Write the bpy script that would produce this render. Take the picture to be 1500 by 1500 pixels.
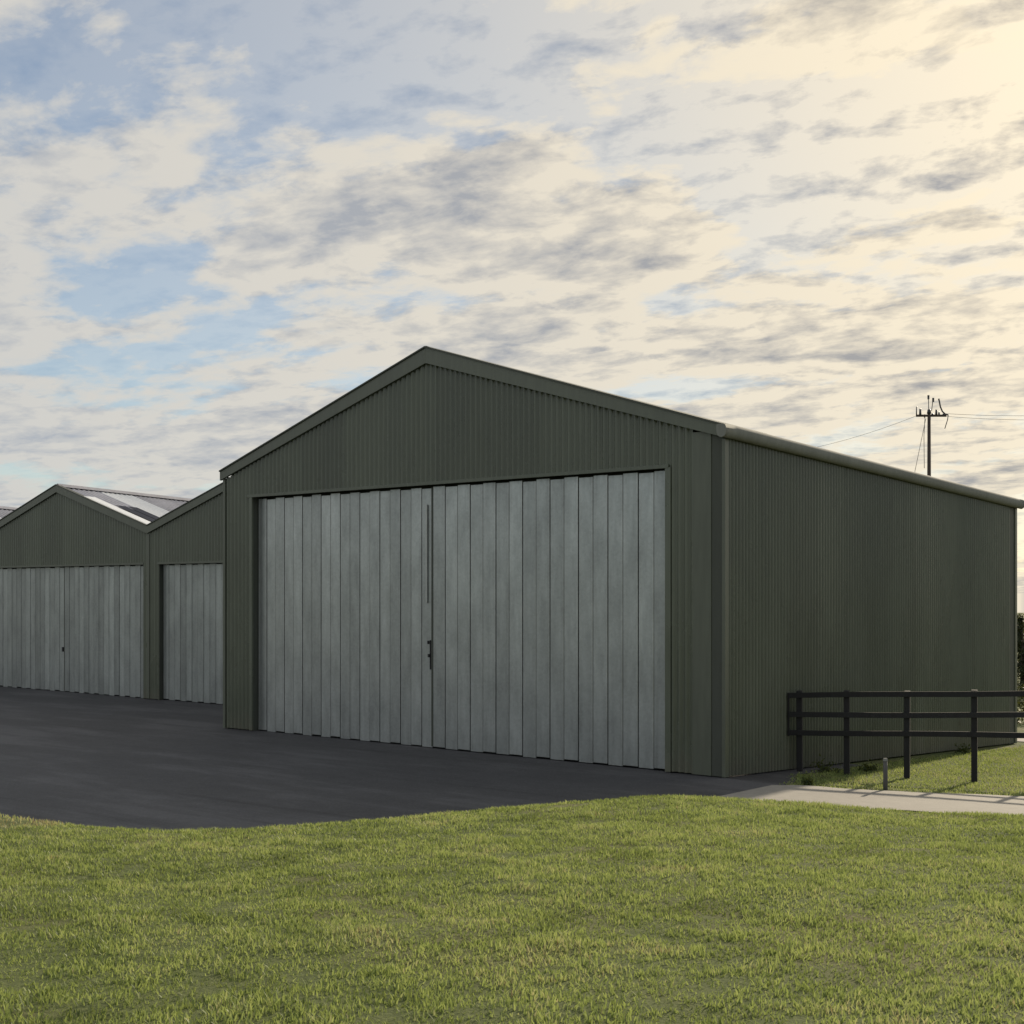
import bpy, bmesh, math, random
import numpy as np
from mathutils import Vector, noise as mnoise

random.seed(7); rng = np.random.default_rng(7)
for o in list(bpy.data.objects): bpy.data.objects.remove(o)
S = bpy.context.scene
COL = S.collection

# ------------------------------------------------------------------ camera
CAM = np.array([10.883, -17.94, 2.777]); YAW = -0.699
FW = np.array([math.sin(YAW), math.cos(YAW)]); RT = np.array([math.cos(YAW), -math.sin(YAW)])
cd = bpy.data.cameras.new('camera'); co = bpy.data.objects.new('camera', cd); COL.objects.link(co)
co.location = CAM; co.rotation_euler = (math.pi/2, 0, -YAW)
cd.sensor_width = 36; cd.lens = 48.353; cd.shift_y = 0.0804; cd.clip_end = 4000; cd.clip_start = 0.1
S.camera = co

# ------------------------------------------------------------------ sky and sun
SUN_EL = math.radians(24); SUN_AZ = -0.115          # azimuth measured from +Y towards +X
SUN = Vector((math.sin(SUN_AZ)*math.cos(SUN_EL), math.cos(SUN_AZ)*math.cos(SUN_EL), math.sin(SUN_EL)))
S.view_settings.view_transform = 'Standard'; S.view_settings.look = 'None'
S.view_settings.exposure = 0.0; S.view_settings.gamma = 1.0

def build_world():
    w = bpy.data.worlds.new('World'); S.world = w; w.use_nodes = True
    nt = w.node_tree; N = nt.nodes; L = nt.links; N.clear()
    def nd(t, **k):
        n = N.new(t)
        for a, b in k.items(): setattr(n, a, b)
        return n
    def setin(n, i, v):
        if isinstance(v, bpy.types.NodeSocket): L.new(v, n.inputs[i])
        elif v is not None: n.inputs[i].default_value = v
    def mth(op, a, b=None, c=None, clamp=False):
        n = nd('ShaderNodeMath', operation=op, use_clamp=clamp)
        setin(n, 0, a); setin(n, 1, b); setin(n, 2, c); return n.outputs[0]
    def vmth(op, a, b=None):
        n = nd('ShaderNodeVectorMath', operation=op); setin(n, 0, a); setin(n, 1, b)
        return n.outputs['Value'] if op == 'DOT_PRODUCT' else n.outputs[0]
    def mapr(v, a, b, c=0., d=1.):
        n = nd('ShaderNodeMapRange', interpolation_type='SMOOTHSTEP'); setin(n, 0, v)
        for i, x in zip((1, 2, 3, 4), (a, b, c, d)): n.inputs[i].default_value = x
        return n.outputs[0]
    def mix(f, a, b):
        n = nd('ShaderNodeMix', data_type='RGBA'); setin(n, 0, f); setin(n, 6, a); setin(n, 7, b); return n.outputs[2]
    def noise(vec, scale, detail=8., rough=.55, dist=0.):
        n = nd('ShaderNodeTexNoise'); setin(n, 'Vector', vec)
        n.inputs['Scale'].default_value = scale; n.inputs['Detail'].default_value = detail
        n.inputs['Roughness'].default_value = rough; n.inputs['Distortion'].default_value = dist
        return n.outputs[0]
    tc = nd('ShaderNodeTexCoord').outputs['Generated']
    sep = nd('ShaderNodeSeparateXYZ'); L.new(tc, sep.inputs[0])
    x, y, z = sep.outputs
    zc = mth('ADD', mth('MAXIMUM', z, 0.0), 0.15)
    comb = nd('ShaderNodeCombineXYZ'); L.new(mth('DIVIDE', x, zc), comb.inputs[0]); L.new(mth('DIVIDE', y, zc), comb.inputs[1])
    # the cloud deck: a flat layer seen in perspective, stretched along the wind
    def deck(shift, loc, rot, scl):
        v = vmth('ADD', comb.outputs[0], shift)
        mp = nd('ShaderNodeMapping'); L.new(v, mp.inputs[0])
        mp.inputs['Location'].default_value = loc; mp.inputs['Rotation'].default_value = (0, 0, rot); mp.inputs['Scale'].default_value = scl
        return mp.outputs[0]
    def field(shift):
        p = deck(shift, (31.7, 8.2, 0), -.45, (.75, 1.0, 1)); q = deck(shift, (7.3, 2.2, 0), -.3, (1., 1.25, 1))
        big = noise(p, .75, 3, .5, .4); mid = noise(p, 2.1, 10, .54, .35); fine = noise(q, 7.5, 8, .6, .2)
        return big, mid, fine
    big, mid, fine = field((0, 0, 0)); b2, mid2, fine2 = field((-.008, .065, 0))
    D = mth('ADD', mth('MULTIPLY', big, .42), mth('ADD', mth('MULTIPLY', mid, .42), mth('MULTIPLY', fine, .16)))
    cover = mapr(D, .412, .500)
    rel = mth('ADD', mth('MULTIPLY', mth('SUBTRACT', mid, mid2), 2.4), mth('MULTIPLY', mth('SUBTRACT', fine, fine2), 3.2))
    T = mth('ADD', mth('MULTIPLY', big, .30), mth('ADD', mth('MULTIPLY', mid, .45), mth('MULTIPLY', fine, .25)))
    light = mth('ADD', mapr(T, .490, .600, 1.0, .05), rel, clamp=True)
    dt = mth('MAXIMUM', vmth('DOT_PRODUCT', tc, tuple(SUN)), 0.0)
    g = mth('POWER', dt, 5.0); g2 = mth('POWER', dt, 26.0)
    warmth = mth('ADD', mth('MULTIPLY', g, 1.05), .05, clamp=True)
    lit = mix(warmth, (5.9, 5.95, 5.9, 1), (10.2, 8.8, 6.4, 1))
    shd = mix(warmth, (4.3, 4.7, 5.3, 1), (3.5, 3.25, 3.0, 1))
    cl = mix(light, shd, lit)
    gl = nd('ShaderNodeVectorMath', operation='SCALE'); L.new(cl, gl.inputs[0]); L.new(mth('ADD', 1.0, mth('MULTIPLY', g2, .12)), gl.inputs['Scale'])
    sky = nd('ShaderNodeTexSky', sky_type='NISHITA'); sky.sun_disc = False
    sky.sun_elevation = SUN_EL; sky.sun_rotation = SUN_AZ; sky.altitude = 50; sky.air_density = 1.0; sky.dust_density = .3; sky.ozone_density = 1.5
    low = mapr(z, 0.0, .11)                         # thin veil low down
    veil = mth('ADD', mth('MULTIPLY', g, .8), .24, clamp=True)      # thin haze, brightest round the sun
    cov2 = mth('MAXIMUM', mth('MAXIMUM', mth('MULTIPLY', cover, .97), veil), mth('MULTIPLY', mth('SUBTRACT', 1.0, low), .5))
    colr = mix(cov2, sky.outputs[0], gl.outputs[0])
    bg = nd('ShaderNodeBackground'); L.new(colr, bg.inputs[0]); bg.inputs[1].default_value = 0.10
    out = nd('ShaderNodeOutputWorld'); L.new(bg.outputs[0], out.inputs[0])
build_world()
sl = bpy.data.lights.new('sun', 'SUN'); sl.energy = 5.0; sl.angle = math.radians(1.2); sl.color = (1.0, .86, .66)
so = bpy.data.objects.new('sun', sl); COL.objects.link(so)
so.rotation_euler = (-SUN).to_track_quat('-Z', 'Y').to_euler(); so.location = (0, 30, 40)

# ------------------------------------------------------------------ material helpers
def material(name, rough=.6, metal=0., spec=.5):
    m = bpy.data.materials.new(name); m.use_nodes = True
    b = m.node_tree.nodes['Principled BSDF']
    b.inputs['Roughness'].default_value = rough; b.inputs['Metallic'].default_value = metal
    b.inputs['Specular IOR Level'].default_value = spec
    return m, m.node_tree.nodes, m.node_tree.links, b
def noise_node(N, L, vec, scale, detail=5, rough=.6, stretch=None):
    if stretch:
        mp = N.new('ShaderNodeMapping'); L.new(vec, mp.inputs[0]); mp.inputs['Scale'].default_value = stretch; vec = mp.outputs[0]
    n = N.new('ShaderNodeTexNoise'); L.new(vec, n.inputs['Vector'])
    n.inputs['Scale'].default_value = scale; n.inputs['Detail'].default_value = detail; n.inputs['Roughness'].default_value = rough
    return n.outputs[0]
def ramp(N, L, fac, stops):
    r = N.new('ShaderNodeValToRGB'); L.new(fac, r.inputs[0])
    e = r.color_ramp.elements
    while len(e) < len(stops): e.new(.5)
    for i, (p, c) in enumerate(stops): e[i].position = p; e[i].color = (*c, 1)
    return r.outputs[0]
def mixc(N, L, f, a, b, mode='MIX'):
    n = N.new('ShaderNodeMix'); n.data_type = 'RGBA'; n.blend_type = mode
    for i, v in ((0, f), (6, a), (7, b)):
        if isinstance(v, bpy.types.NodeSocket): L.new(v, n.inputs[i])
        else: n.inputs[i].default_value = v if i == 0 else (*v, 1)
    return n.outputs[2]
def bump(N, L, b, h, strength=.2, dist=.02):
    n = N.new('ShaderNodeBump'); L.new(h, n.inputs['Height']); n.inputs['Strength'].default_value = strength; n.inputs['Distance'].default_value = dist
    L.new(n.outputs[0], b.inputs['Normal'])
def pos(N): return N.new('ShaderNodeNewGeometry').outputs['Position']
def vary(N, L, col, lo=.88, hi=1.1):
    oi = N.new('ShaderNodeObjectInfo'); mr = N.new('ShaderNodeMapRange'); L.new(oi.outputs['Random'], mr.inputs[0])
    mr.inputs[3].default_value = lo; mr.inputs[4].default_value = hi
    n = N.new('ShaderNodeVectorMath'); n.operation = 'SCALE'; L.new(col, n.inputs[0]); L.new(mr.outputs[0], n.inputs['Scale'])
    return n.outputs[0]

def painted(name, c, rough=.42, var=.25, lo=.95, hi=1.05, splash=False):
    m, N, L, b = material(name, rough)
    P = pos(N)
    n1 = noise_node(N, L, P, 1.1, 6, .6, (1, 1, .35)); n2 = noise_node(N, L, P, 14, 4, .6, (1, 1, .12))
    c0 = [x*(1-var) for x in c]; c1 = [x*(1+var) for x in c]
    col = ramp(N, L, n1, [(.3, c0), (.72, c1)])
    col = mixc(N, L, .22, col, ramp(N, L, n2, [(.3, [x*.6 for x in c]), (.7, [x*1.35 for x in c])]))
    if splash:                                     # dried mud thrown up by rain, uneven along the foot
        sp = N.new('ShaderNodeSeparateXYZ'); L.new(P, sp.inputs[0])
        n3 = noise_node(N, L, P, 3.5, 6, .7)
        ad = N.new('ShaderNodeMath'); ad.operation = 'MULTIPLY_ADD'; L.new(n3, ad.inputs[0]); ad.inputs[1].default_value = -1.1; L.new(sp.outputs[2], ad.inputs[2])
        mr = N.new('ShaderNodeMapRange'); L.new(ad.outputs[0], mr.inputs[0]); mr.inputs[1].default_value = -.15; mr.inputs[2].default_value = -.75; mr.inputs[4].default_value = .55
        col = mixc(N, L, mr.outputs[0], col, (.16, .145, .115))
    L.new(vary(N, L, col, lo, hi), b.inputs['Base Color'])
    rr = N.new('ShaderNodeMapRange'); L.new(n1, rr.inputs[0]); rr.inputs[3].default_value = rough-.08; rr.inputs[4].default_value = rough+.12
    L.new(rr.outputs[0], b.inputs['Roughness'])
    return m
def galvanised(name, c, rough=.48, metal=.55, lo=.9, hi=1.1):
    m, N, L, b = material(name, rough, metal)
    P = pos(N)
    n1 = noise_node(N, L, P, 2.2, 7, .65, (1, 1, .55)); n2 = noise_node(N, L, P, 9, 5, .6, (1, 1, .14))
    v = N.new('ShaderNodeTexVoronoi'); L.new(P, v.inputs['Vector']); v.inputs['Scale'].default_value = 26
    sp = N.new('ShaderNodeSeparateColor'); L.new(v.outputs['Color'], sp.inputs[0])
    col = ramp(N, L, n1, [(.32, [x*.68 for x in c]), (.68, [x*1.22 for x in c])])
    col = mixc(N, L, .40, col, ramp(N, L, n2, [(.3, [x*.62 for x in c]), (.7, [x*1.25 for x in c])]))
    col = mixc(N, L, .2, col, ramp(N, L, sp.outputs[0], [(0, [x*.72 for x in c]), (1, [x*1.22 for x in c])]))
    L.new(vary(N, L, col, lo, hi), b.inputs['Base Color'])
    rr = N.new('ShaderNodeMapRange'); L.new(sp.outputs[1], rr.inputs[0]); rr.inputs[3].default_value = rough-.015; rr.inputs[4].default_value = rough+.05
    L.new(rr.outputs[0], b.inputs['Roughness'])
    return m
M = {}
M['olive'] = painted('olive_painted_steel', (.112, .126, .094), .26, .16, .90, 1.10, True)
M['olive_trim'] = painted('olive_trim_steel', (.115, .127, .097), .34, .12)
M['olive_dark'] = painted('dark_olive_steel', (.062, .069, .055), .55, .12)
M['gutter'] = painted('grey_gutter', (.23, .235, .215), .75, .12)
M['gutter'].node_tree.nodes['Principled BSDF'].inputs['Specular IOR Level'].default_value = .08
M['galv'] = galvanised('galvanised_door', (.40, .422, .418), .33, .72)
M['galv_small'] = galvanised('galvanised_small_door', (.36, .385, .378), .36, .7, .8, 1.15)
M['rod'] = galvanised('bright_zinc', (.5, .52, .5), .4, .6)
M['black'] = painted('black_iron', (.012, .012, .014), .5, .1)
M['frame'] = painted('dark_door_frame', (.03, .032, .03), .6, .1)
M['roof'] = galvanised('grey_roof_steel', (.36, .36, .40), .5, .35)
M['skylight'] = painted('white_translucent_rooflight', (.72, .74, .76), .35, .04)
M['bluepanel'] = painted('dark_blue_roof_panel', (.016, .022, .040), .75, .1)
M['bluepanel'].node_tree.nodes['Principled BSDF'].inputs['Specular IOR Level'].default_value = .1
M['roof_olive'] = painted('olive_roof_steel', (.06, .065, .055), .85, .12)
M['roof_olive'].node_tree.nodes['Principled BSDF'].inputs['Specular IOR Level'].default_value = .08
def wood(name, c):
    m, N, L, b = material(name, .8)
    P = pos(N); n = noise_node(N, L, P, 18, 5, .65, (1, 1, .15)); n2 = noise_node(N, L, P, 2.2, 4)
    col = ramp(N, L, n, [(.3, [x*.55 for x in c]), (.7, [x*1.5 for x in c])])
    col = mixc(N, L, n2, col, [x*.8 for x in c])
    L.new(vary(N, L, col, .85, 1.15), b.inputs['Base Color']); bump(N, L, b, n, .4, .01)
    return m
M['creosote'] = wood('creosoted_timber', (.016, .016, .017))
M['pole'] = wood('weathered_pole', (.07, .05, .04))
M['stake'] = wood('grey_stake', (.10, .10, .095))
M['porcelain'] = painted('insulator', (.03, .03, .035), .3, .1)
M['wire'] = painted('wire', (.04, .04, .045), .5, .1)
def asphalt():
    m, N, L, b = material('asphalt', .75)
    P = pos(N)
    big = noise_node(N, L, P, .35, 5, .6); streak = noise_node(N, L, P, .6, 7, .66, (.30, 1.3, 1)); fine = noise_node(N, L, P, 38, 4, .75); med = noise_node(N, L, P, 3.2, 8, .72)
    col = ramp(N, L, big, [(.36, (.026, .026, .031)), (.64, (.078, .078, .086))])
    col = mixc(N, L, .58, col, ramp(N, L, streak, [(.38, (.022, .022, .027)), (.50, (.050, .050, .056)), (.59, (.150, .150, .160))]))
    col = mixc(N, L, .3, col, ramp(N, L, med, [(.35, (.025, .025, .028)), (.65, (.095, .095, .099))]))
    tyre = noise_node(N, L, P, .9, 4, .6, (.10, 2.6, 1))
    col = mixc(N, L, .40, col, ramp(N, L, fine, [(.32, (.012, .012, .014)), (.52, (.045, .045, .048)), (.70, (.15, .15, .15))]))
    col = mixc(N, L, .55, col, ramp(N, L, tyre, [(.30, (.35, .35, .36)), (.42, (1, 1, 1)), (.60, (1, 1, 1)), (.72, (1.5, 1.5, 1.5))]), 'MULTIPLY')
    L.new(col, b.inputs['Base Color']); bump(N, L, b, fine, .35, .008)
    return m
def concrete(name='path_concrete', c=(.29, .27, .235)):
    m, N, L, b = material(name, .85)
    P = pos(N)
    n = noise_node(N, L, P, .9, 6, .65); f = noise_node(N, L, P, 60, 4, .7); md = noise_node(N, L, P, 7, 5, .6)
    col = ramp(N, L, n, [(.3, [x*.78 for x in c]), (.7, [x*1.12 for x in c])])
    col = mixc(N, L, .35, col, ramp(N, L, md, [(.3, [x*.7 for x in c]), (.65, [x*1.15 for x in c])]))
    col = mixc(N, L, .3, col, ramp(N, L, f, [(.25, [x*.5 for x in c]), (.7, [x*1.3 for x in c])]))
    L.new(col, b.inputs['Base Color']); bump(N, L, b, f, .3, .006)
    return m
def turf():
    m, N, L, b = material('turf', .95, 0, .2)
    P = pos(N)
    n = noise_node(N, L, P, .7, 6, .65); f = noise_node(N, L, P, 22, 5, .7)
    col = ramp(N, L, n, [(.32, (.09, .13, .04)), (.5, (.14, .17, .06)), (.7, (.20, .17, .09))])
    col = mixc(N, L, .5, col, ramp(N, L, f, [(.3, (.02, .025, .010)), (.7, (.12, .13, .05))]))
    L.new(col, b.inputs['Base Color']); bump(N, L, b, f, .8, .03)
    return m
def blade(name, cols, trans=.5):
    m = bpy.data.materials.new(name); m.use_nodes = True
    N = m.node_tree.nodes; L = m.node_tree.links; b = N['Principled BSDF']; out = N['Material Output']
    b.inputs['Roughness'].default_value = .5; b.inputs['Specular IOR Level'].default_value = .3
    at = N.new('ShaderNodeAttribute'); at.attribute_name = 'tint'
    col = ramp(N, L, at.outputs['Fac'], cols)
    L.new(col, b.inputs['Base Color'])
    t = N.new('ShaderNodeBsdfTranslucent'); L.new(mixc(N, L, .35, col, (.34, .36, .07)), t.inputs[0])
    mx = N.new('ShaderNodeMixShader'); mx.inputs[0].default_value = trans
    L.new(b.outputs[0], mx.inputs[1]); L.new(t.outputs[0], mx.inputs[2]); L.new(mx.outputs[0], out.inputs[0])
    return m
M['asphalt'] = asphalt(); M['path'] = concrete(); M['turf'] = turf()
GREEN = [(0., (.095, .14, .050)), (.33, (.25, .325, .105)), (.62, (.37, .43, .16)), (.84, (.46, .43, .25)), (1., (.27, .20, .13))]
M['blade'] = blade('grass_blade', GREEN)
M['leaf_dark'] = blade('dark_leaf', [(0., (.010, .018, .012)), (.6, (.022, .034, .018)), (1., (.045, .055, .025))], .25)
M['leaf_weed'] = blade('weed_leaf', [(0., (.02, .035, .012)), (1., (.06, .085, .025))], .35)

# ------------------------------------------------------------------ mesh helpers
def link(name, me, mat, parent=None):
    o = bpy.data.objects.new(name, me); COL.objects.link(o)
    if mat is not None and not me.materials: me.materials.append(mat)
    if parent is not None: o.parent = parent
    return o
def mesh(name, vs, fs, mat, parent=None, smooth=False):
    me = bpy.data.meshes.new(name); me.from_pydata([tuple(v) for v in vs], [], fs); me.update()
    if smooth: me.polygons.foreach_set('use_smooth', [True]*len(me.polygons))
    return link(name, me, mat, parent)
def thing(name, label, cat, loc=(0, 0, 0), group=None):
    o = bpy.data.objects.new(name, None); COL.objects.link(o); o.location = loc; o.empty_display_size = .3
    return tag(o, label, cat, group)
def tag(o, label, cat, group=None):
    o['label'] = label; o['category'] = cat
    if group: o['group'] = group
    return o
def structure(o): o['kind'] = 'structure'; return o
CUBE = [(0, 1, 3, 2), (4, 6, 7, 5), (0, 4, 5, 1), (2, 3, 7, 6), (0, 2, 6, 4), (1, 5, 7, 3)]
class MB:
    """collects shapes for one mesh"""
    def __init__(s): s.v = []; s.f = []
    def add(s, v, f):
        n = len(s.v); s.v += [tuple(x) for x in v]; s.f += [tuple(i+n for i in q) for q in f]; return s
    def box(s, a, b):
        return s.add([(x, y, z) for x in (a[0], b[0]) for y in (a[1], b[1]) for z in (a[2], b[2])], CUBE)
    def prism(s, poly, axis_vec):
        n = len(poly); a = [Vector(p) for p in poly]; d = Vector(axis_vec)
        v = a+[p+d for p in a]
        return s.add(v, [tuple(range(n))[::-1], tuple(range(n, 2*n))]+[(i, (i+1) % n, n+(i+1) % n, n+i) for i in range(n)])
    def tube(s, pts, r, n=8, r2=None):
        pts = [Vector(p) for p in pts]; m = len(pts); vs = []
        for i, p in enumerate(pts):
            t = (pts[min(i+1, m-1)]-pts[max(i-1, 0)]).normalized()
            u = t.cross(Vector((0, 0, 1)) if abs(t.z) < .9 else Vector((1, 0, 0))).normalized(); w = t.cross(u)
            rr = r if r2 is None else r+(r2-r)*i/(m-1)
            for k in range(n):
                a = 2*math.pi*k/n; vs.append(p+u*(rr*math.cos(a))+w*(rr*math.sin(a)))
        fs = [(i*n+k, i*n+(k+1) % n, (i+1)*n+(k+1) % n, (i+1)*n+k) for i in range(m-1) for k in range(n)]
        fs += [tuple(range(n))[::-1], tuple(range((m-1)*n, m*n))]
        return s.add(vs, fs)
    def build(s, name, mat, parent=None, bev=0., smooth=False, shear=None):
        v = s.v if shear is None else [shear(p) for p in s.v]
        me = bpy.data.meshes.new(name); me.from_pydata(v, [], s.f); me.update()
        bm = bmesh.new(); bm.from_mesh(me); bmesh.ops.recalc_face_normals(bm, faces=bm.faces)
        if bev > 0: bmesh.ops.bevel(bm, geom=list(bm.edges), offset=bev, segments=2, affect='EDGES', profile=.6)
        bm.to_mesh(me); bm.free()
        if smooth: me.polygons.foreach_set('use_smooth', [True]*len(me.polygons))
        return link(name, me, mat, parent)

# ------------------------------------------------------------------ terrain
def fbm(x, y, s, seed):
    """cheap smooth value noise"""
    r = np.random.default_rng(seed); G = r.random((64, 64)); out = 0; amp = 1; tot = 0
    for k in range(4):
        X = x*s; Y = y*s; i = np.floor(X).astype(int); j = np.floor(Y).astype(int); fx = X-i; fy = Y-j
        fx = fx*fx*(3-2*fx); fy = fy*fy*(3-2*fy)
        g = lambda a, b: G[a % 64, b % 64]
        out = out+amp*((g(i, j)*(1-fx)+g(i+1, j)*fx)*(1-fy)+(g(i, j+1)*(1-fx)+g(i+1, j+1)*fx)*fy); tot += amp; amp *= .55; s *= 2.1
    return out/tot
K = 0.04
def sstep(a, b, x): t = np.clip((x-a)/(b-a), 0, 1); return t*t*(3-2*t)
_cu = [(0, 1197), (60, 1206), (120, 1214), (230, 1222), (350, 1218), (500, 1208), (700, 1190), (850, 1177), (950, 1168), (1050, 1171), (1120, 1175), (1200, 1180), (1350, 1193), (1500, 1197)]
ZC = .95
_cd = np.array([2014.7*(CAM[2]-ZC)/(v-870.7) for u, v in _cu]); _cl = np.array([(u-750)/2014.7 for u, v in _cu])*_cd
_cl = np.concatenate([[-40, -8], _cl, [8, 40]]); _cd = np.concatenate([[13, 12], _cd, [10.8, 11]])
def cam_ld(x, y):
    dx = x-CAM[0]; dy = y-CAM[1]; return dx*RT[0]+dy*RT[1], dx*FW[0]+dy*FW[1]
def base_h(x, y):
    yy = np.where(y > 0, y, 0.); yy = np.where(yy < 22, yy, 22+6*(1-np.exp(-(yy-22)/6)))
    return -K*yy*sstep(-11, -4, x+0*yy)-0.0*x
def back_h(x, y):   # behind the small hangars the ground falls to the same level
    return -1.1*sstep(12, 30, y)*(1-sstep(-11, -4, x))
def bank_h(x, y):
    l, d = cam_ld(x, y); dc = np.interp(l, _cl, _cd)
    top = ZC+.03*np.clip(dc-d, 0, 8)
    top = top+.05*(fbm(x+0*y, y+0*x, 1.4, 51)-.5)+.04*(fbm(x+0*y, y+0*x, 5., 52)-.5)
    fall = np.clip(1-(d-dc)/2.0, 0, 1); fall = fall*fall*(3-2*fall)
    h = np.where(d < dc, top, ZC*fall)
    return h*(1-sstep(25, 45, np.abs(l)))*(1-sstep(40, 80, -d))
def far_h(x, y): return -.022*np.clip(y-75, 0, 900)
def ground_h(x, y): return base_h(x, y)+back_h(x, y)+bank_h(x, y)+far_h(x, y)
def axis(lo, hi, step, far):
    a = list(np.arange(lo, hi+1e-6, step)); s = step; p = hi
    while p < far: s *= 1.35; p += s; a.append(p)
    s = step; p = lo; b = []
    while p > -far: s *= 1.35; p -= s; b.append(p)
    return np.array(b[::-1]+a)
def sheet(name, X, Y, mat, dz=0., keep=None, parent=None):
    gx, gy = np.meshgrid(X, Y, indexing='ij'); z = ground_h(gx, gy)+dz
    nx, ny = gx.shape; vs = np.stack([gx, gy, z], -1).reshape(-1, 3)
    i, j = np.meshgrid(np.arange(nx-1), np.arange(ny-1), indexing='ij')
    q = np.stack([i*ny+j, (i+1)*ny+j, (i+1)*ny+j+1, i*ny+j+1], -1).reshape(-1, 4)
    me = bpy.data.meshes.new(name); me.from_pydata(vs.tolist(), [], q.tolist()); me.update()
    me.polygons.foreach_set('use_smooth', [True]*len(me.polygons))
    return link(name, me, mat, parent)
structure(sheet('ground', axis(-14, 16, .25, 1500), axis(-22, 16, .25, 1500), M['turf']))

def ribbon(name, left, right, mat, dz, n=12):
    """a flat strip between two edge lines, laid on the ground"""
    left = np.array(left, float); right = np.array(right, float)
    vs = []; m = len(left)
    for i in range(m):
        for k in range(n+1):
            p = left[i]+(right[i]-left[i])*k/n
            vs.append((p[0], p[1], float(base_h(p[0], p[1])+back_h(p[0], p[1]))+dz))
    fs = [(i*(n+1)+k, i*(n+1)+k+1, (i+1)*(n+1)+k+1, (i+1)*(n+1)+k) for i in range(m-1) for k in range(n)]
    o = mesh(name, vs, fs, mat)
    return structure(o)
def resample(pts, step=.25):
    pts = np.array(pts, float); out = []
    for a, b in zip(pts[:-1], pts[1:]):
        k = max(1, int(np.linalg.norm(b-a)/step)); out += [a+(b-a)*t/k for t in range(k)]
    return np.array(out+[pts[-1]])
def wob(p, amp, s, seed):
    return np.array([(q[0]+amp*mnoise.noise(Vector((q[0]*s, q[1]*s, seed))), q[1]+amp*mnoise.noise(Vector((q[0]*s, q[1]*s, seed+9)))) for q in p])
# asphalt apron in front of the hangars
ax = np.concatenate([np.arange(-60, -14, 2.), np.arange(-14, 1.01, .25)]); ay = np.concatenate([np.arange(-30, -14, 2.), np.arange(-14, 0.01, .25)])
def apron():
    vs = []; fs = []
    ys = np.concatenate([np.arange(-16, 0, .25), np.arange(0, 4.01, .25)])
    for y in ys:
        xr = 1.05+.07*mnoise.noise(Vector((y*1.3, 2, 0)))+.04*mnoise.noise(Vector((y*5, 7, 0)))
        if y > .2: xr = max(.42, 1.05-.5*(y-.2))+.07*mnoise.noise(Vector((y*2.3, 2, 0)))
        for x in np.concatenate([np.arange(-70, -12, 2.), np.linspace(-12, xr, 54)]):
            vs.append((x, y, float(base_h(np.array(x), np.array(y)))+.008))
    n = len(np.arange(-70, -12, 2.))+54
    for i in range(len(ys)-1):
        for k in range(n-1): fs.append((i*n+k, i*n+k+1, (i+1)*n+k+1, (i+1)*n+k))
    return structure(mesh('asphalt_apron', vs, fs, M['asphalt']))
apron()
# pale path from the apron past the fence
PU = [(.95, -.25), (1.25, -.02), (1.83, .12), (2.44, .37), (3.23, .84), (4.01, 1.33), (6.5, 2.9), (12, 6.2), (30, 17)]
PL = [(.95, -2.3), (1.4, -2.05), (2.34, -1.65), (3.0, -1.5), (3.9, -1.1), (4.9, -.6), (7.4, .95), (13, 4.3), (31, 15)]
def dens(pts, n=90):
    pts = np.array(pts, float); s = np.concatenate([[0], np.cumsum(np.linalg.norm(np.diff(pts, axis=0), axis=1))])
    t = np.concatenate([np.linspace(0, 7, 70), np.linspace(7.3, s[-1], 30)])
    return np.stack([np.interp(t, s, pts[:, 0]), np.interp(t, s, pts[:, 1])], -1)
pu = wob(dens(PU), .09, 2.2, 1.); pl = wob(dens(PL), .12, 1.6, 5.)
ribbon('concrete_path', pl, pu, M['path'], .016)
bx = np.linspace(-4, 30, 60)
ribbon('rear_path', np.stack([bx, 12.75+.01*bx], -1), np.stack([bx, 14.3+.01*bx], -1), M['path'], .016, 6)

# ------------------------------------------------------------------ corrugated sheets
def corr(name, u0, u1, zb, zt, pitch, amp, place, mat, parent, seg=8, shear=None):
    n = max(2, int(round((u1-u0)/pitch*seg)))
    vs = []; fs = []
    for i in range(n+1):
        u = u0+(u1-u0)*i/n
        s = math.sin(2*math.pi*u/pitch); h = amp*(math.copysign(abs(s)**.75, s))
        for z in (zb(u), zt(u)): vs.append(place(u, h, z))
    if shear: vs = [shear(v) for v in vs]
    for i in range(n): fs.append((2*i, 2*i+2, 2*i+3, 2*i+1))
    return mesh(name, vs, fs, mat, parent, True)

# ------------------------------------------------------------------ large hangar
W, LEN, H, RZ, RX = 11.952, 12.043, 5.2, 7.03, -11.952/2-.187
DL, DR, DH = -11.056, -1.061, 4.751
hang = thing('large_hangar', 'large olive corrugated steel hangar with tall galvanised double doors, beside the rail fence', 'hangar')
def sh(p): return (p[0], p[1], p[2]-K*max(0., p[1]))
def rake(x): return RZ-(RZ-H)*abs(x-RX)/((RX+W) if x < RX else -RX)
def front(y): return lambda u, h, z: (u, y-h, z)
CL = 1.2; FP = .12; FA = .022
edges = [-W+.02]+[-W+CL*i for i in range(1, 10)]+[-.56]
for a, b in zip(edges[:-1], edges[1:]):
    cuts = sorted({a, b, *[c for c in (DL, DR, RX) if a < c < b]})
    for p, q in zip(cuts[:-1], cuts[1:]):
        mid = (p+q)/2
        over = DL-1e-6 < mid < DR+1e-6
        corr('cladding_sheet', p, q, (lambda u: DH) if over else (lambda u: .03), lambda u: rake(u)-.06, FP, FA, front(0.), M['olive'], hang)
SP = .10
for i in range(12):
    a = .06+i*(LEN-.46)/12; b = .06+(i+1)*(LEN-.46)/12
    corr('cladding_sheet', a, b, lambda u: .03, lambda u: H+.02, SP, .030, lambda u, h, z: (h, u, z), M['olive'], hang, 8, sh)
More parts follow.
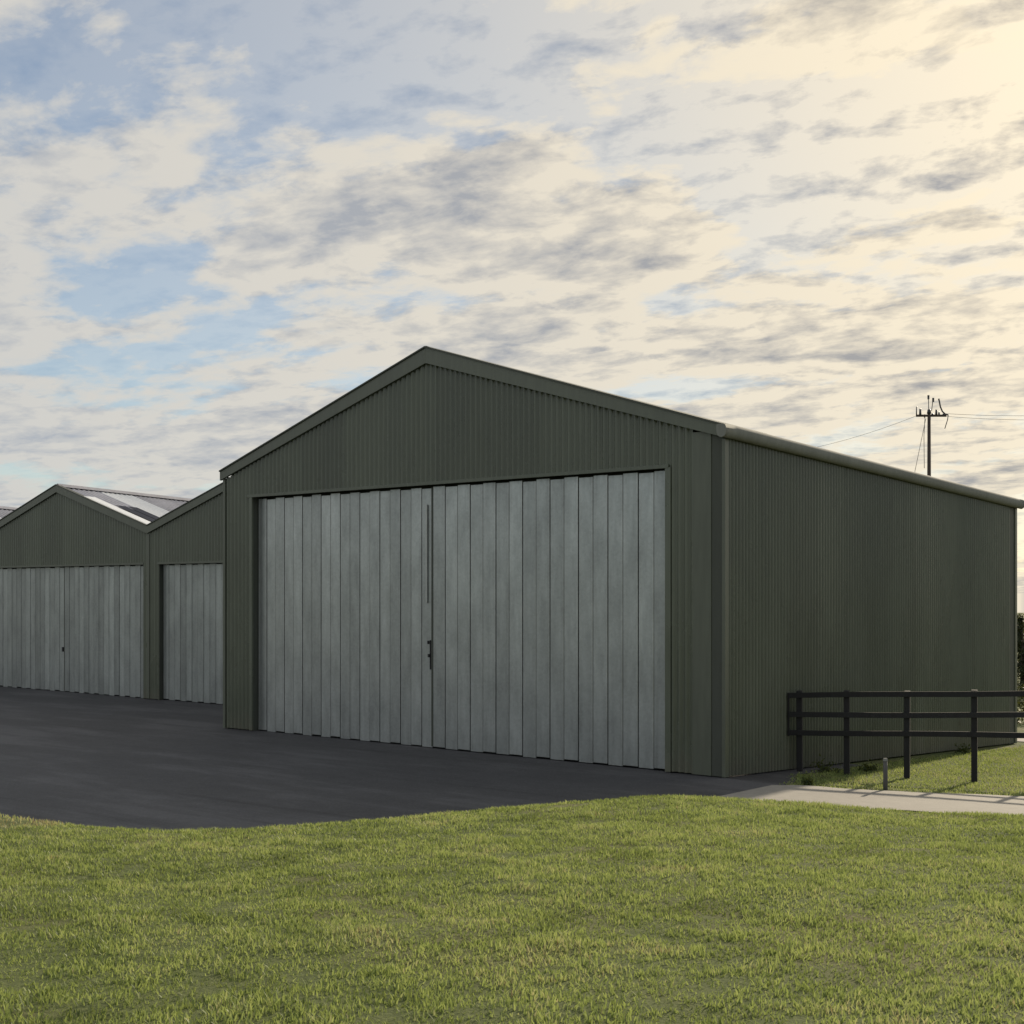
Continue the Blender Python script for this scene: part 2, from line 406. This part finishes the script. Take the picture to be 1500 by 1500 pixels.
# unseen left and rear walls
MB().prism([(-W+.03, .02, 0), (-W+.03, LEN-.02, 0), (-W+.03, LEN-.02, H), (-W+.03, .02, H)], (.05, 0, 0)).build('wall', M['olive'], hang, shear=sh)
MB().prism([(-W+.03, LEN-.04, 0), (-.03, LEN-.04, 0), (-.03, LEN-.04, H), (RX, LEN-.04, RZ), (-W+.03, LEN-.04, H)], (0, .05, 0)).build('wall', M['olive'], hang, shear=sh)
# corner trims
MB().box((-.58, -.0185, .02), (-.235, .012, 5.26)).build('corner_flashing', M['olive_trim'], hang, .004)
MB().box((-.235, -.006, .02), (-.02, .05, 5.20)).build('corner_post', M['olive_dark'], hang, .004)
MB().box((-.035, -.034, .02), (.022, -.006, 5.12)).box((-.005, -.0061, .02), (.022, .07, 5.12)).build('corner_bead', M['olive_trim'], hang)
MB().box((-W-.02, -.034, .02), (-W+.05, .06, 5.17)).build('corner_bead', M['olive_trim'], hang, .004)
MB().box((-.02, LEN-.40, .02), (.012, LEN-.09, H)).build('corner_flashing', M['olive_dark'], hang, .003, shear=sh)
MB().box((-.02, LEN-.088, .02), (.035, LEN+.02, H)).build('corner_bead', M['olive_trim'], hang, .003, shear=sh)
# barge boards and roof
for s, xe in ((-1, -W-.07), (1, -.02)):
    ze = H+.12-((RZ-H)/(RX+W))*.07*(s < 0)
    poly = [(RX, -.075, RZ+.17), (xe, -.075, ze+.01), (xe, -.075, ze-.17), (RX, -.075, RZ-.11)]
    MB().prism(poly, (0, .055, 0)).build('barge_board', M['olive_trim'], hang, .004)
    capp = [(RX, -.10, RZ+.195), (xe, -.10, ze+.035), (xe, -.10, ze+.008), (RX, -.10, RZ+.168)]
    MB().prism(capp, (0, .14, 0)).build('barge_capping', M['olive_dark'], hang)
def slope_sheet(name, xr, zr, xe, ze, y0, y1, mat, parent, pitch=.16, amp=.018, shear=sh, base=None, f0=0., f1=1., lift=0.):
    n = max(2, int((y1-y0)/pitch*4)); vs = []; fs = []
    nv = Vector((zr-ze, 0, (xe-xr)*(1 if xe > xr else -1))); nv = Vector((abs(zr-ze)*(1 if xe > xr else -1), 0, abs(xe-xr))).normalized()
    for i in range(n+1):
        y = y0+(y1-y0)*i/n; h = amp*math.sin(2*math.pi*y/pitch)+lift
        for f in (f0, f1):
            p = Vector((xr+(xe-xr)*f, y, zr+(ze-zr)*f))+nv*h
            vs.append(shear(p))
    for i in range(n): fs.append((2*i, 2*i+1, 2*i+3, 2*i+2))
    return mesh(name, vs, fs, mat, parent, True)
for xe, ze in ((-W-.10, H+.07), (.02, H+.10)):
    slope_sheet('roof_slope', RX, RZ+.14, xe, ze, -.05, LEN+.08, M['roof_olive'], hang)
MB().prism([(RX-.25, -.06, RZ+.11), (RX, -.06, RZ+.205), (RX+.25, -.06, RZ+.11), (RX, -.06, RZ+.175)], (0, LEN+.12, 0)).build('ridge_cap', M['olive_trim'], hang, shear=sh)
# eaves gutter, a rounded trough along the side wall
def gutter():
    prof = []
    for k in range(9):
        a = math.pi*(.5+k/8*1.0); 
    R = .085; cx, cz = .085, H+.02
    ang = [math.radians(t) for t in range(180, 361, 18)]
    outer = [(cx+R*math.cos(a)*1.0, cz+R*math.sin(a)*1.15) for a in ang]
    outer = [(cx-R, cz+.10)]+outer+[(cx+R*.98, cz+.045), (cx+R*.80, cz+.085), (cx+R*.45, cz+.10)]
    n = len(outer); ys = np.linspace(-.25, LEN+.12, 40); vs = [sh((x, y, z)) if y > 0 else (x, y, z) for y in ys for x, z in outer]
    fs = [(i*n+k, i*n+(k+1) % n, (i+1)*n+(k+1) % n, (i+1)*n+k) for i in range(len(ys)-1) for k in range(n)]
    fs += [tuple(range(n)), tuple(range((len(ys)-1)*n, len(ys)*n))[::-1]]
    return mesh('gutter', vs, fs, M['gutter'], hang)
g_ = gutter(); g_.data.polygons.foreach_set('use_smooth', [len(p.vertices) == 4 for p in g_.data.polygons])
# door opening
MB().box((DL-.06, .014, .0), (DL, .24, DH+.03)).build('door_jamb', M['olive_dark'], hang)
MB().box((DL-.075, -.03, .02), (DL+.004, .0135, DH)).build('door_trim', M['olive'], hang, .003)
MB().box((DR, .014, .0), (DR+.06, .24, DH+.03)).build('door_jamb', M['olive_dark'], hang)
MB().box((DR-.004, -.03, .02), (DR+.10, .0135, DH)).build('door_trim', M['olive'], hang, .003)
MB().box((DL-.14, -.034, DH-.012), (DR+.06, .013, DH+.045)).build('header_flashing', M['olive'], hang, .003)
MB().box((DL, .02, DH+.002), (DR, .25, DH+.05)).build('door_track', M['olive_dark'], hang)
MB().box((-W+.1, .26, .0), (-.1, .30, DH+.1)).build('inner_lining', M['frame'], hang)

def panel_mesh(name, w, h, t, gap, mat):
    """folded steel door panel: flat face with returned edges"""
    b = MB(); g = gap
    prof = [(0, .03), (0, .006), (.010, 0), (w*.18, 0), (w*.2, .003), (w*.8, .003), (w*.82, 0), (w-g-.010, 0), (w-g, .006), (w-g, .03)]
    vs = [(x, y, z) for x, y in prof for z in (0, h)]
    fs = [(2*i, 2*i+2, 2*i+3, 2*i+1) for i in range(len(prof)-1)]
    fs += [tuple(2*i for i in range(len(prof)))[::-1], tuple(2*i+1 for i in range(len(prof)))]
    me = bpy.data.meshes.new(name); me.from_pydata(vs, [], fs); me.update(); me.materials.append(mat); return me
SEAM = -6.16
def leaf(parent, x0, x1, n, y, zb, zt, mat, pname='door_panel', alt=.006, frame=M['frame']):
    lf = MB().box((x0+.01, y+.05, zb+.03), (x1-.01, y+.075, zt-.02)).build('door_leaf', frame, parent)
    w = (x1-x0)/n; me = panel_mesh(pname, w, zt-zb, .02, .012, mat)
    for i in range(n):
        o = bpy.data.objects.new(pname, me); COL.objects.link(o); o.parent = lf
        o.location = (x0+i*w, y+(alt if i % 2 else 0.)+random.uniform(-.002, .002), zb+(-.012 if i % 2 else .008)+random.uniform(-.006, .006))
    return lf
l1 = leaf(hang, DL+.01, SEAM-.02, 18, .13, .03, DH-.045, M['galv'])
l2 = leaf(hang, SEAM+.02, DR, 17, .10, .03, DH-.045, M['galv'])
MB().box((SEAM-.17, .105, 2.62), (SEAM-.135, .128, DH-.35)).build('lock_rod', M['rod'], l1, .004)
MB().box((SEAM-.075, .112, 1.42), (SEAM-.05, .129, 1.95)).box((SEAM-.11, .095, 1.64), (SEAM-.07, .114, 1.70)).build('door_handle', M['black'], l1, .004)
MB().box((SEAM-.13, .105, 1.88), (SEAM-.095, .127, 1.94)).build('padlock', M['black'], l1, .006)
MB().box((SEAM-.022, .10, .04), (SEAM+.018, .19, DH-.05)).build('meeting_strip', M['olive_dark'], hang)

# ------------------------------------------------------------------ row of smaller hangars
SY = 3.675; SE, SR, SD = 4.482, 5.776, 3.576
row = thing('small_hangar_row', 'row of smaller olive hangars with a zigzag gabled roofline and galvanised doors', 'hangar', (-24, SY, 0))
row.location = (0, 0, 0)
def sh2(p): return (p[0], p[1], p[2]-K*max(0., p[1]-SY))
HALF = 4.33; AP = [-32.79, -24.13, -15.47]; XR = -12.02; XL = -37.1
def rk(x):
    return max(SR-(SR-SE)*abs(x-a)/HALF for a in AP) if any(abs(x-a) <= HALF+.02 for a in AP) else SE
DOORS = [(-36.6, -28.9), (-28.1, -20.07), (-19.36, -12.2)]
xs = sorted({XL, XR, *AP, *[a-HALF for a in AP], *[e for d in DOORS for e in d]} | {XL+1.1*i for i in range(1, 23)})
xs = [x for x in xs if XL <= x <= XR]
for p, q in zip(xs[:-1], xs[1:]):
    if q-p < .02: continue
    mid = (p+q)/2; over = any(a < mid < b for a, b in DOORS)
    corr('cladding_sheet', p, q, (lambda u: SD) if over else (lambda u: .03), lambda u: rk(u)-.04, .12, .016, front(SY), M['olive'], row, 6)
for a, b in DOORS:
    MB().box((a-.05, SY+.012, 0), (a, SY+.24, SD+.03)).build('door_jamb', M['olive_dark'], row)
    MB().box((b, SY+.012, 0), (b+.05, SY+.24, SD+.03)).build('door_jamb', M['olive_dark'], row)
    MB().box((a-.05, SY-.025, SD-.012), (b+.05, SY+.011, SD+.04)).build('header_flashing', M['olive_trim'], row)
    MB().box((a, SY+.02, SD+.002), (b, SY+.25, SD+.05)).build('door_track', M['olive_dark'], row)
    MB().box((a, SY+.26, 0), (b, SY+.30, SD+.1)).build('inner_lining', M['frame'], row)
    c = (a+b)/2 if b < -13 else -15.9
    if a < -27 and b > -21: c = -23.98
    n1 = int(round((c-a)/.25)); n2 = int(round((b-c)/.25))
    la = leaf(row, a+.015, c-.015, n1, SY+.12, .03, SD-.03, M['galv_small'], alt=.004); lb = leaf(row, c+.015, b-.01, n2, SY+.10, .03, SD-.03, M['galv_small'], alt=.004)
    MB().box((c-.016, SY+.10, .03), (c+.016, SY+.18, SD-.03)).build('meeting_strip', M['olive_dark'], row)
    MB().box((c-.09, SY+.075, 1.15), (c-.02, SY+.11, 1.28)).build('door_handle', M['black'], la, .005)
SL2 = 16.0
for ai, a in enumerate(AP):
    for s in (-1, 1):
        xe = a+s*HALF; ze = SE
        if xe > XR: ze = SR-(SR-SE)*(XR-a)/HALF; xe = XR
        MB().prism([(a, SY-.07, SR+.10), (xe, SY-.07, ze+.10), (xe, SY-.07, ze-.10), (a, SY-.07, SR-.10)], (0, .05, 0)).build('barge_board', M['olive_trim'], row, .003)
        MB().prism([(a, SY-.09, SR+.125), (xe, SY-.09, ze+.125), (xe, SY-.09, ze+.10), (a, SY-.09, SR+.10)], (0, .13, 0)).build('barge_capping', M['olive_dark'], row)
        ny = 14; dy = SL2/ny
        for i in range(ny):
            y0 = SY+.04+i*dy
            white = s > 0 and i in (1,)
            slope_sheet('roof_sheet', a, SR+.07, xe, ze+.07, y0, y0+dy-.004, M['skylight'] if white else M['roof'], row, .16, .018, sh2)
    MB().prism([(a-.2, SY-.03, SR+.05), (a, SY-.03, SR+.15), (a+.2, SY-.03, SR+.05), (a, SY-.03, SR+.12)], (0, SL2+.1, 0)).build('ridge_cap', M['roof'], row, shear=sh2)
# white verge flashing and dark panels on the slope that faces the large hangar
a = AP[1]
slope_sheet('verge_flashing', a, SR+.08, a+HALF, SE+.08, SY-.03, SY+.34, M['skylight'], row, 5, 0, sh2, f0=.30, f1=.985, lift=.045)
for (y0, y1, f0, f1) in ((SY+.40, SY+1.16, .50, .97), (SY+2.36, SY+4.6, .60, .97)):
    for j in range(2):
        yy0 = y0+(y1-y0)*j/2; yy1 = y0+(y1-y0)*(j+1)/2-.04
        slope_sheet('dark_roof_panel', a, SR+.08, a+HALF, SE+.08, yy0, yy1, M['bluepanel'], row, 5, 0, sh2, f0=f0, f1=f1, lift=.05)
for vx in (AP[0]+HALF, AP[1]+HALF):
    MB().prism([(vx-.2, SY-.02, SE+.02), (vx+.2, SY-.02, SE+.02), (vx+.2, SY-.02, SE+.10), (vx, SY-.02, SE+.03), (vx-.2, SY-.02, SE+.10)], (0, SL2, 0)).build('valley_gutter', M['gutter'], row, shear=sh2)
    MB().box((vx-.05, SY-.03, .03), (vx+.05, SY-.013, SE-.12)).build('joint_flashing', M['olive_trim'], row)
MB().box((XL, SY+.05, 0), (XL+.05, SY+SL2, SE)).build('wall', M['olive'], row, shear=sh2)
MB().box((XL, SY+SL2-.05, 0), (XR, SY+SL2, SE)).build('wall', M['olive'], row, shear=sh2)

# ------------------------------------------------------------------ rail fence
fen = thing('rail_fence', 'dark creosoted timber post and three rail fence beside the large hangar', 'fence', (0, 0, 0))
FA_, FB_ = np.array([.25, 1.95]), np.array([2.99, 2.85])
def on_line(u):
    a = (u-750)/2014.7; d = FB_-FA_
    # (FA+t d - CAM).RT = a (FA+t d - CAM).FW
    v0 = FA_-CAM[:2]; t = (a*(v0@FW)-v0@RT)/(d@RT-a*(d@FW)); return t
ts = [on_line(u) for u in (1171, 1240, 1328, 1427)]; ts += [ts[-1]+.36*i for i in range(1, 9)]
dirf = (FB_-FA_)/np.linalg.norm(FB_-FA_); nf = np.array([dirf[1], -dirf[0]])
def railz(t, k): za, zb = ((1.16, 1.262), (.845, .935), (.56, .632))[k]; return za+(zb-za)*t
for t in ts:
    p = FA_+(FB_-FA_)*t-nf*.045; gz = float(ground_h(p[0], p[1])); zt = railz(t, 0)+.065+random.uniform(-.01, .02)
    w = .045
    q = [(p+dirf*sx*w+nf*sy*w*.85) for sx, sy in ((-1, -1), (1, -1), (1, 1), (-1, 1))]
    lean = random.uniform(-.008, .008)
    b = MB(); b.v = [(c[0], c[1], gz-.35) for c in q]+[(c[0]+lean, c[1], zt-(.012 if i > 1 else 0)) for i, c in enumerate(q)]
    b.f = [(3, 2, 1, 0), (4, 5, 6, 7)]+[(i, (i+1) % 4, 4+(i+1) % 4, 4+i) for i in range(4)]
    b.build('post', M['creosote'], fen, .006)
t0 = on_line(1154); t1 = ts[-1]+.05
for k in range(3):
    b = MB(); tt = np.linspace(t0, t1, 24); hw = .042
    for i, t in enumerate(tt):
        p = FA_+(FB_-FA_)*t+nf*.017; z = railz(t, k)+.006*math.sin(t*5+k*2); 
        for sx, sz in ((-1, -1), (1, -1), (1, 1), (-1, 1)):
            c = p+nf*sx*.018; b.v.append((c[0], c[1], z+sz*hw))
    n = len(tt); b.f = [(4*i+j, 4*i+(j+1) % 4, 4*i+4+(j+1) % 4, 4*i+4+j) for i in range(n-1) for j in range(4)]+[(3, 2, 1, 0), tuple(range(4*n-4, 4*n))]
    b.build('rail', M['creosote'], fen, .004)
p = FA_+(FB_-FA_)*(t0+.006)+nf*.045
MB().box((p[0]-.012, p[1]-.012, .50), (p[0]+.012, p[1]+.012, 1.19)).build('end_batten', M['creosote'], fen)

# ------------------------------------------------------------------ short marker stake
mx, my = 2.35, .47; gz = float(ground_h(mx, my))
stk = thing('marker_stake', 'short thin grey marker stake at the edge of the pale path', 'stake', (mx, my, gz))
b = MB().tube([(0, 0, -.15), (.004, 0, .2), (.0, .003, .42)], .034, 10, .030).build('shaft', M['stake'], stk, smooth=True)
MB().tube([(0, .003, .421), (0, .003, .45), (0, .003, .462)], .036, 10, .026).build('cap', M['gutter'], stk)

# ------------------------------------------------------------------ utility pole and wires behind the hangar
D = 65.0
def at(u, v, d):
    a = (u-750)/2014.7; xy = CAM[:2]+FW*d+RT*a*d; return Vector((xy[0], xy[1], CAM[2]-(v-870.7)/2014.7*d))
pb = at(1361, 870, D); gz = float(ground_h(pb.x, pb.y)); topz = at(1361, 606, D).z
pole = thing('utility_pole', 'wooden power line pole with crossarm and insulators rising behind the large hangar', 'utility pole', (pb.x, pb.y, gz))
hz = topz-gz; rt = Vector((RT[0], RT[1], 0)); px = D/2014.7
MB().tube([(0, 0, -.5), (0, 0, hz*.5), (0, 0, hz+.15)], .13, 10, .075).build('pole_shaft', M['pole'], pole, smooth=True)
def V(dx, dv): return rt*(dx*px)+Vector((0, 0, hz-dv*px))
b = MB(); c0, c1 = V(-19, 3), V(25, 3)
b.tube([c0, c1], .06, 6); b.build('crossarm', M['pole'], pole)
for dx, h0, h1, r in ((-18.5, 4, -10, .028), (-13, 4, -7, .06), (-6.5, 6, 1, .03), (0, 0, -6, .10), (5, 4, 0, .07), (10.5, 3, -6, .055), (14.5, 4, -2, .05), (21, 4, 0, .055)):
    MB().tube([V(dx, h0), V(dx, (h0+h1)/2), V(dx, h1)], r*1.1, 7, r*.75).build('insulator', M['porcelain'], pole, smooth=True)
for dx, t0_, t1_ in ((-1, -6, -27), (6, -4, -23)):
    MB().tube([V(dx*.6, t0_), V(dx, t1_)], .018, 6).build('rod', M['wire'], pole)
    MB().tube([V(dx, t1_+6), V(dx, t1_)], .05, 7).build('insulator', M['porcelain'], pole)
MB().tube([V(14, -22), V(15, -18), V(16.5, -10), V(19.5, -3), V(24, 1), V(28, 2)], .035, 6).build('jumper_cable', M['wire'], pole)
MB().tube([V(28, 2), V(27, 9), V(23, 22)], .02, 6).build('jumper_cable', M['wire'], pole)
MB().tube([V(-6, 6), V(-7.5, 32), (V(-7, 80))], .015, 5).build('down_cable', M['wire'], pole)
MB().tube([V(-5, 8), V(-26, 110), V(-60, 280)+Vector((0, 0, 0))], .012, 5).build('stay_wire', M['wire'], pole)
for i, (dx, dv, ux, vx, dd) in enumerate(((25, 0, 1720, 596, 58), (24, 4, 1720, 606, 58), (-18, 3, 1080, 668, 90))):
    A = Vector((pb.x, pb.y, gz))+V(dx, dv); B = at(ux, vx, dd)
    pts = [A.lerp(B, k/20)-Vector((0, 0, (.22, .22, .5)[i]*4*(k/20)*(1-k/20))) for k in range(21)]
    base = pts[0]; o = MB().tube([q-base for q in pts], .008, 5).build('overhead_wire', M['wire'], None); o.location = base
    tag(o, ('upper wire running from the pole crossarm away from the hangars', 'lower wire running from the pole crossarm away from the hangars', 'thin wire sagging from the pole down behind the large hangar roof')[i], 'wire', 'overhead wires on the utility pole')

# ------------------------------------------------------------------ vegetation
def blades(name, P, hgt, wid, tint, mat, lean=.5, seed=1):
    r = np.random.default_rng(seed); n = len(P)
    ang = r.uniform(0, 2*np.pi, n); la = r.uniform(0, 2*np.pi, n); ln = r.uniform(.1, lean, n)*hgt
    dx = np.cos(ang)*wid/2; dy = np.sin(ang)*wid/2; ox = np.cos(la)*ln; oy = np.sin(la)*ln
    v = np.zeros((n, 5, 3)); z0 = P[:, 2]-.01
    v[:, 0] = np.stack([P[:, 0]-dx, P[:, 1]-dy, z0], -1); v[:, 1] = np.stack([P[:, 0]+dx, P[:, 1]+dy, z0], -1)
    v[:, 2] = np.stack([P[:, 0]-dx*.8+ox*.35, P[:, 1]-dy*.8+oy*.35, z0+hgt*.6], -1); v[:, 3] = np.stack([P[:, 0]+dx*.8+ox*.35, P[:, 1]+dy*.8+oy*.35, z0+hgt*.6], -1)
    v[:, 4] = np.stack([P[:, 0]+ox, P[:, 1]+oy, z0+hgt], -1)
    b = (np.arange(n)*5)[:, None]
    q = (b+np.array([[0, 1, 3, 2]])); t = (b+np.array([[2, 3, 4]]))
    me = bpy.data.meshes.new(name)
    me.vertices.add(n*5); me.vertices.foreach_set('co', v.reshape(-1))
    me.loops.add(n*7); me.polygons.add(n*2)
    me.loops.foreach_set('vertex_index', np.concatenate([q, t], 1).reshape(-1).astype(np.int32))
    ls = (np.arange(n)*7)[:, None]+np.array([[0, 4]]); me.polygons.foreach_set('loop_start', ls.reshape(-1).astype(np.int32))
    me.update(calc_edges=True)
    at_ = me.attributes.new('tint', 'FLOAT', 'POINT'); at_.data.foreach_set('value', np.repeat(tint, 5).astype(np.float32))
    me.materials.append(mat)
    o = bpy.data.objects.new(name, me); COL.objects.link(o); return o
# lawn on the bank in front
n = 330000
d = np.sqrt(rng.uniform(4.3**2, 13.2**2, n)); l = rng.uniform(-.46, .46, n)*d
n2 = 300000; d2 = rng.uniform(1.5, 13.8, n2); l2 = rng.uniform(-11, 11, n2); o2 = (np.abs(l2) > .46*d2) | (d2 < 4.3)
d = np.concatenate([d, d2[o2]]); l = np.concatenate([l, l2[o2]])
dc = np.interp(l, _cl, _cd); ok = d < dc+.9; d = d[ok]; l = l[ok]; dc = dc[ok]
X = CAM[0]+FW[0]*d+RT[0]*l; Y = CAM[1]+FW[1]*d+RT[1]*l
cl1 = fbm(X, Y, 1.1, 3); cl2 = fbm(X, Y, 5.5, 4)
bare = np.clip((-l-3.3)/.6, 0, 1)*np.clip((d-10.45)/.4, 0, 1)
keep = rng.random(len(X)) < (.42+.9*cl2)*(1-.8*bare); X, Y, cl1, cl2, bare, l, d = (q[keep] for q in (X, Y, cl1, cl2, bare, l, d))
Pg = np.stack([X, Y, ground_h(X, Y)], -1)
cl4 = fbm(X, Y, 3.2, 31)
hg = (.013+.026*cl2+.008*cl1+.06*np.clip(cl4-.66, 0, 1))*rng.uniform(.6, 1.35, len(X)); wd = rng.uniform(.005, .010, len(X))
cl3 = fbm(X, Y, 2.6, 21)
tn = np.clip(.04+.5*cl1+.7*(cl2-.5)+.75*(cl3-.45)+rng.normal(0, .17, len(X))+.7*bare, 0, 1)
g1 = blades('lawn_grass', Pg, hg, wd, tn, M['blade'], .8, 11); g1['kind'] = 'stuff'; g1['label'] = 'short sunlit lawn grass on the bank before the apron'; g1['category'] = 'grass'
# verge between path and wall
n = 120000
X = rng.uniform(.2, 13, n); Y = rng.uniform(-.3, 12.6, n)
PUa = np.array(pu); yu = np.interp(X, PUa[:, 0], PUa[:, 1])
aw = np.where(Y > .2, np.maximum(.42, 1.05-.5*(Y-.2)), 1.05)
ok = (Y > yu+.04*rng.normal(0, 1, n)) & (X > aw-.08+.04*rng.normal(0, 1, n)) & (X < 4.2+.75*Y+2)
X = X[ok]; Y = Y[ok]; c1 = fbm(X, Y, 1.3, 8); c2 = fbm(X, Y, 4., 9)
Pg = np.stack([X, Y, ground_h(X, Y)], -1)
hg = (.015+.045*c2)*rng.uniform(.6, 1.4, len(X)); wd = rng.uniform(.010, .018, len(X))
tn = np.clip(.12+.62*c1+.3*(c2-.5)+rng.normal(0, .15, len(X)), 0, 1)
g2 = blades('verge_grass', Pg, hg, wd, tn, M['blade'], .8, 12); g2['kind'] = 'stuff'; g2['label'] = 'rough verge grass between the pale path and the hangar wall'; g2['category'] = 'grass'
# clumps of weeds
def leaves(name, centers, size, tint, mat, seed, parent=None, flat=.5):
    r = np.random.default_rng(seed); n = len(centers)
    a = r.normal(size=(n, 3)); a /= np.linalg.norm(a, axis=1)[:, None]; b = r.normal(size=(n, 3)); b -= (a*b).sum(1)[:, None]*a; b /= np.linalg.norm(b, axis=1)[:, None]
    s = size[:, None]; v = np.stack([centers-a*s, centers-b*s*flat, centers+a*s, centers+b*s*flat], 1)
    me = bpy.data.meshes.new(name); me.from_pydata(v.reshape(-1, 3).tolist(), [], (np.arange(n)[:, None]*4+np.arange(4)).tolist()); me.update()
    at_ = me.attributes.new('tint', 'FLOAT', 'POINT'); at_.data.foreach_set('value', np.repeat(tint, 4).astype(np.float32))
    me.materials.append(mat); o = bpy.data.objects.new(name, me); COL.objects.link(o)
    if parent: o.parent = parent
    return o
WE = [(.45, 2.35, .20, .26, 'low dark weed clump at the wall foot behind the first fence post'), (.85, 3.1, .13, .18, 'small dark weed tuft just behind the second fence post'), (.35, 8.3, .16, .2, 'small weed tuft at the far end of the hangar side wall'), (1.3, -.35+.5, .10, .08, 'tiny weed sprig where the path meets the apron')]
for i, (x, y, h, w, lab) in enumerate(WE):
    gz = float(ground_h(x, y)); t = thing('weed_clump', lab, 'weed', (x, y, gz))
    m_ = 160; r = np.random.default_rng(40+i); c = np.stack([r.normal(0, w*.45, m_), r.normal(0, w*.45, m_), np.abs(r.normal(0, h*.5, m_))], -1)
    leaves('foliage', c, r.uniform(.015, .04, m_), r.random(m_), M['leaf_weed'], 50+i, t)
    b = MB()
    for k in range(6): b.tube([(0, 0, -.02), tuple(c[k])], .004, 4)
    b.build('stem', M['leaf_weed'], t)
# conifers and hedge past the far corner
def conifer(u, d, h, w, seed, lab):
    p = at(u, 900, d); gz = float(ground_h(p.x, p.y)); t = thing('conifer_tree', lab, 'tree', (p.x, p.y, gz), 'conifers beyond the far corner')
    r = np.random.default_rng(seed)
    MB().tube([(0, 0, -.3), (.02, 0, h*.5), (0, .02, h*.97)], .10, 7, .02).build('trunk', M['pole'], t, smooth=True)
    b = MB(); cs = []
    for k in range(60):
        z = h*(.08+.88*r.random()); ra = w*(1-z/h)**.8*r.uniform(.6, 1.1)+.06; an = r.uniform(0, 6.283); tip = np.array([ra*math.cos(an), ra*math.sin(an), z-.12*ra])
        b.tube([(0, 0, z), tuple(tip)], .015, 4, .005)
        for q in range(70):
            f = r.random()**.6; cs.append(np.array([0, 0, z])*(1-f)+tip*f+r.normal(0, .08, 3))
    b.build('branch', M['pole'], t); cs = np.array(cs)
    leaves('crown', cs, r.uniform(.03, .085, len(cs)), r.random(len(cs)), M['leaf_dark'], seed+1, t, .35)
for i, (u, d, h, w, lab) in enumerate(((1497, 52, 3.15, .8, 'dark narrow conifer just past the far corner of the large hangar'), (1524, 54, 3.6, 1.0, 'tall dark conifer second from the large hangar corner'), (1560, 53, 3.3, 1.1, 'dark conifer third from the large hangar corner'))):
    conifer(u, d, h, w, 70+i, lab)
p = at(1493, 1000, 38.5); gz = float(ground_h(p.x, p.y))
hd = thing('clipped_hedge', 'low dark clipped hedge past the far corner of the large hangar', 'hedge', (p.x-.5, p.y-.3, gz))
r = np.random.default_rng(90); m_ = 9000
c = np.stack([r.uniform(-1.5, 7, m_), r.uniform(-.45, .45, m_), r.uniform(.02, 1.08, m_)], -1); c += r.normal(0, .05, c.shape)
leaves('foliage', c, r.uniform(.03, .07, m_), r.random(m_), M['leaf_dark'], 91, hd)
b = MB()
for k in range(18): b.tube([(-1.4+k*.48, 0, -.05), (-1.4+k*.48+r.normal(0, .05), r.normal(0, .1), .8)], .02, 5, .008)
b.build('stem', M['pole'], hd)
hd.rotation_euler = (0, 0, .45)

# far hedgerow closing the field behind the hangars
r = np.random.default_rng(120); m_ = 60000
x = r.uniform(-110, 110, m_); top = 1.3+1.9*fbm(x+200, 0*x, .12, 33)
c = np.stack([x, 84+.05*x+r.normal(0, .8, m_), r.random(m_)**.8*top], -1); c[:, 2] += ground_h(c[:, 0], c[:, 1])
fh = leaves('far_hedgerow', c, r.uniform(.10, .28, m_), r.random(m_), M['leaf_dark'], 121); fh['kind'] = 'stuff'; fh['label'] = 'dark far hedgerow across the field behind the hangars'; fh['category'] = 'hedgerow'
